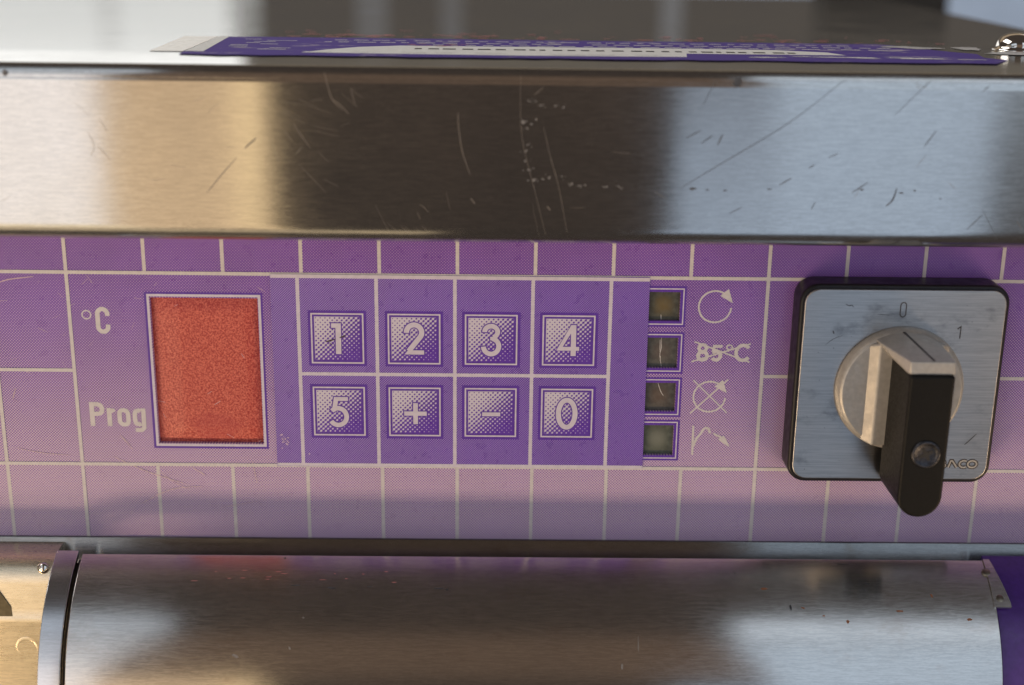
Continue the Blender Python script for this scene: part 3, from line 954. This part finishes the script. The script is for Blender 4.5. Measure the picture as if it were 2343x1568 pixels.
logo = [([(215.0, lz-.85), (215.0, lz+.85)], False), ([(215.0, lz+.85), (215.7, lz+.85)]+arc(215.8, lz+.45, .45, .42, 80, -90, 8)+[(215.2, lz)], False), ([(215.2, lz)]+arc(215.9, lz-.43, .55, .43, 90, -90, 8)+[(215.0, lz-.86)], False), ([(217.2, lz-.9), (217.75, lz+.85), (218.1, lz+.85), (219.3, lz-.9)], False), (arc(221.0, lz, 1.1, .9, 55, 305, 16), False), (arc(223.1, lz, 1.1, .9, 0, 360, 24)[:-1], True)]
for wd_, mi_ in ((0.92, 0), (0.40, 1)):
    t.mi = mi_
    for pts, cl in logo:
        t.stroke(pts, wd_, cl)
t.build("maker_logo", [M['mark'], M['silver']], switch)
t = Flat(-8.79, 0.002)
for pts, wd in (([(188.1, -3.7), (188.9, -4.1), (189.6, -4.0), (190.1, -4.5)], .22), ([(223.3, -36.6), (221.5, -38.6), (220.6, -39.5)], .3), ([(185.6, -10.4), (185.9, -11.2)], .35), ([(196, -6.2), (199, -6.4)], .14), ([(184, -14), (186, -12.4), (188, -11.6)], .12)):
    t.stroke(smooth_line(pts), wd, taper=True)
for k in range(30):
    blob(t, rnd.uniform(180, 225), rnd.uniform(-47, -2), rnd.uniform(.05, .16), n=6)
t.build("plate_scratches", M['dent'], switch)["kind"] = "stuff"

# narrow trim under the panel, leaning back a little
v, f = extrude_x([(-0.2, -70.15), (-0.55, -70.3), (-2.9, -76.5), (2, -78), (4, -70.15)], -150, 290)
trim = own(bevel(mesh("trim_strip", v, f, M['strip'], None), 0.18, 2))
trim["label"] = "narrow steel trim strip under the printed panel"

# curved steel cover
Y0, Z0, RC, T0 = -9.0, -70.8, 38.0, 23.0
def cov(tt, off=0.0):
    a, a0 = R(tt), R(T0)
    return (Y0-RC*(math.sin(a)-math.sin(a0))-off*math.sin(a), Z0-RC*(math.cos(a0)-math.cos(a))+off*math.cos(a))
def arc_sheet(name, xa, xb, t0, t1, off, thick, mat, steps=40, xs=1):
    outer = [cov(t0+(t1-t0)*i/steps, off) for i in range(steps+1)]
    inner = [cov(t0+(t1-t0)*i/steps, off-thick) for i in range(steps, -1, -1)]
    v, f = extrude_x(outer+inner, xa, xb)
    o = mesh(name, v, f, mat, None)
    return bevel(o, 0.25, 2)
cover = own(arc_sheet("curved_cover", 0.9, 229.2, T0, 100, 0.0, 1.2, M['cover']))
cover["label"] = "curved brushed steel cover below the printed panel"
def tab():
    # corner tab at the right end that carries two rivets
    steps = 10
    outer = [cov(T0+0.0+(43.5-T0)*i/steps, -0.05) for i in range(steps+1)]
    v, f = [], []
    for i, (y_, z_) in enumerate(outer):
        w_ = 229.0+1.2+2.6*min(1, i/steps*1.1)
        v += [(228.6, y_, z_), (w_, y_, z_)]
    for i in range(steps):
        f.append((2*i, 2*i+1, 2*i+3, 2*i+2))
    o = mesh("corner_tab", v, f, M['cover'], None)
    m_ = o.modifiers.new("thick", 'SOLIDIFY'); m_.thickness = 0.9*MM; m_.offset = 0
    return o
o = tab(); o.parent = cover
for x, tt in ((228.6, 29.0), (230.3, 40.0)):
    y_, z_ = cov(tt, 0.02)
    o = lathe("rivet", [(1.25, 0.0), (1.2, 0.25), (0.8, 0.45), (0.1, 0.5)], 20, M['rivet'], 'z', (x, y_, z_), cover)
    o.rotation_euler = (R(tt), 0, 0)
# small dents, rust specks and scuffs lying on the cover
def on_cover(name, marks, mat):
    v, f = [], []
    for (x, tt, lx, lt, a) in marks:
        n = 9
        b = len(v)
        for i in range(n):
            q = 2*math.pi*i/n
            dx, dt = lx*math.cos(q)*rnd.uniform(.6, 1.1), lt*math.sin(q)*rnd.uniform(.6, 1.1)
            ct = tt+dt+a*dx
            y_, z_ = cov(ct, 0.04)
            v.append((x+dx, y_, z_))
        f.append(tuple(range(b, b+n)))
    o = mesh(name, v, f, mat, None)
    o.parent = cover
    o["kind"] = "stuff"
on_cover("dark_nicks", [(55.5, 36.5, 1.6, .25, 0), (64.5, 37.5, 1.2, .3, .1), (74, 36.8, .9, .2, 0), (91, 37.4, 1.6, .3, .05), (93, 37.8, .5, .4, 0), (52, 24.5, .3, .4, 0), (193, 25.5, 1.8, .3, 0), (198, 34, 1.0, .35, .3), (165, 30, .5, .25, .3), (178, 44, .3, 1.2, .5)], M['dent'])
on_cover("rust_specks", [(171.8, 36.5, .9, .5, 0), (181, 44, .6, .3, .4), (191.8, 49, .4, .9, 0), (213.5, 39, .3, .8, 1.2), (205, 45, .9, .5, 0), (222, 48, .8, .6, 0), (186, 47, .4, .3, 0)], plain("rust", (0.3, 0.12, 0.06), 0.8))
on_cover("pink_specks", [(rnd.uniform(30, 80), rnd.uniform(30, 35), rnd.uniform(.2, 1.0), .12, 0) for k in range(16)], M['pinkresidue'])
on_cover("bright_nicks", [(42, 63, .9, .7, .6), (55, 60, .3, .6, 1), (58, 49, .4, .3, 0), (140, 58, .12, 3, 0), (136, 66, .3, 1.2, 0)], M['scratch'])

band = own(arc_sheet("end_band", -5.6, -0.05, T0-1, 100, 0.5, 1.6, M['band']))
band["label"] = "narrow curved steel band at the cover's left end"
gapfill = own(arc_sheet("end_gap", -0.4, 1.4, T0, 100, -2.2, 1.0, M['dark']))
gapfill["label"] = "dark gap between the band and the cover"

# left side panel with a rolled top, dimple and small screw
pr = [(0.5, -71.6), (-4, -71.2)]
for i in range(0, 9):
    a = R(90*i/8)
    pr.append((-7-6*math.sin(a), -77+6*math.cos(a)-0.4))
pr += [(-13.2, -84), (-13.35, -86.6), (-13.6, -87.2), (-13.4, -88), (-14.5, -140), (0.5, -140)]
v, f = extrude_x(pr, -150, -6.0)
side = own(mesh("side_panel", v, f, M['side'], None))
for p in side.data.polygons:
    p.use_smooth = len(p.vertices) == 4
es = side.modifiers.new("edge", 'EDGE_SPLIT'); es.split_angle = R(40)
side["label"] = "bright steel side panel with a rolled top edge at lower left"
lathe("panel_screw", [(1.6, 0.0), (1.5, 0.5), (1.0, 1.1), (0.2, 1.3)], 24, M['chrome'], 'y', (-8.2, -11.6, -73.6), side)
v, f = [], []
n = 36
for i in range(n):
    a = 2*math.pi*i/n
    for rr_, h in ((3.1, -0.05), (2.6, 0.045), (2.1, -0.05)):
        v.append((-13.6+rr_*math.cos(a), -13.55-h-0.0, -95+rr_*math.sin(a)))
for i in range(n):
    j = (i+1) % n
    for k in range(2):
        f.append((3*i+k, 3*j+k, 3*j+k+1, 3*i+k+1))
o = mesh("dimple_ring", v, f, M['side'], side, True)
v, f = prism([(-26, -78.8), (-19.6, -78.8), (-16.8, -83.5), (-16.6, -86.2), (-26, -86.2)], -13.0, -13.42)  # thin dark patch; a dark reflection is put into its colour
o = mesh("dark_reflection_patch", v, f, plain("dark_reflection_tone", (0.09, 0.08, 0.06), 0.4, 1.0), side)

# purple cheek at the right end
cheek = own(arc_sheet("purple_cheek", 229.6, 300, 18, 100, -1.6, 1.5, M['purple']))
cheek["label"] = "plain purple painted cheek at lower right"
v, f = box(-150, 300, 4, 285, -150, 11.5)
body = own(mesh("body", v, f, M['dark'], None))
body["label"] = "dark body of the machine behind the front panels"
v, f = box(-140, 290, -3.5, 4.5, -150, -79)
o = own(mesh("back_plate", v, f, M['dark'], None))
o["label"] = "dark plate behind the cover"
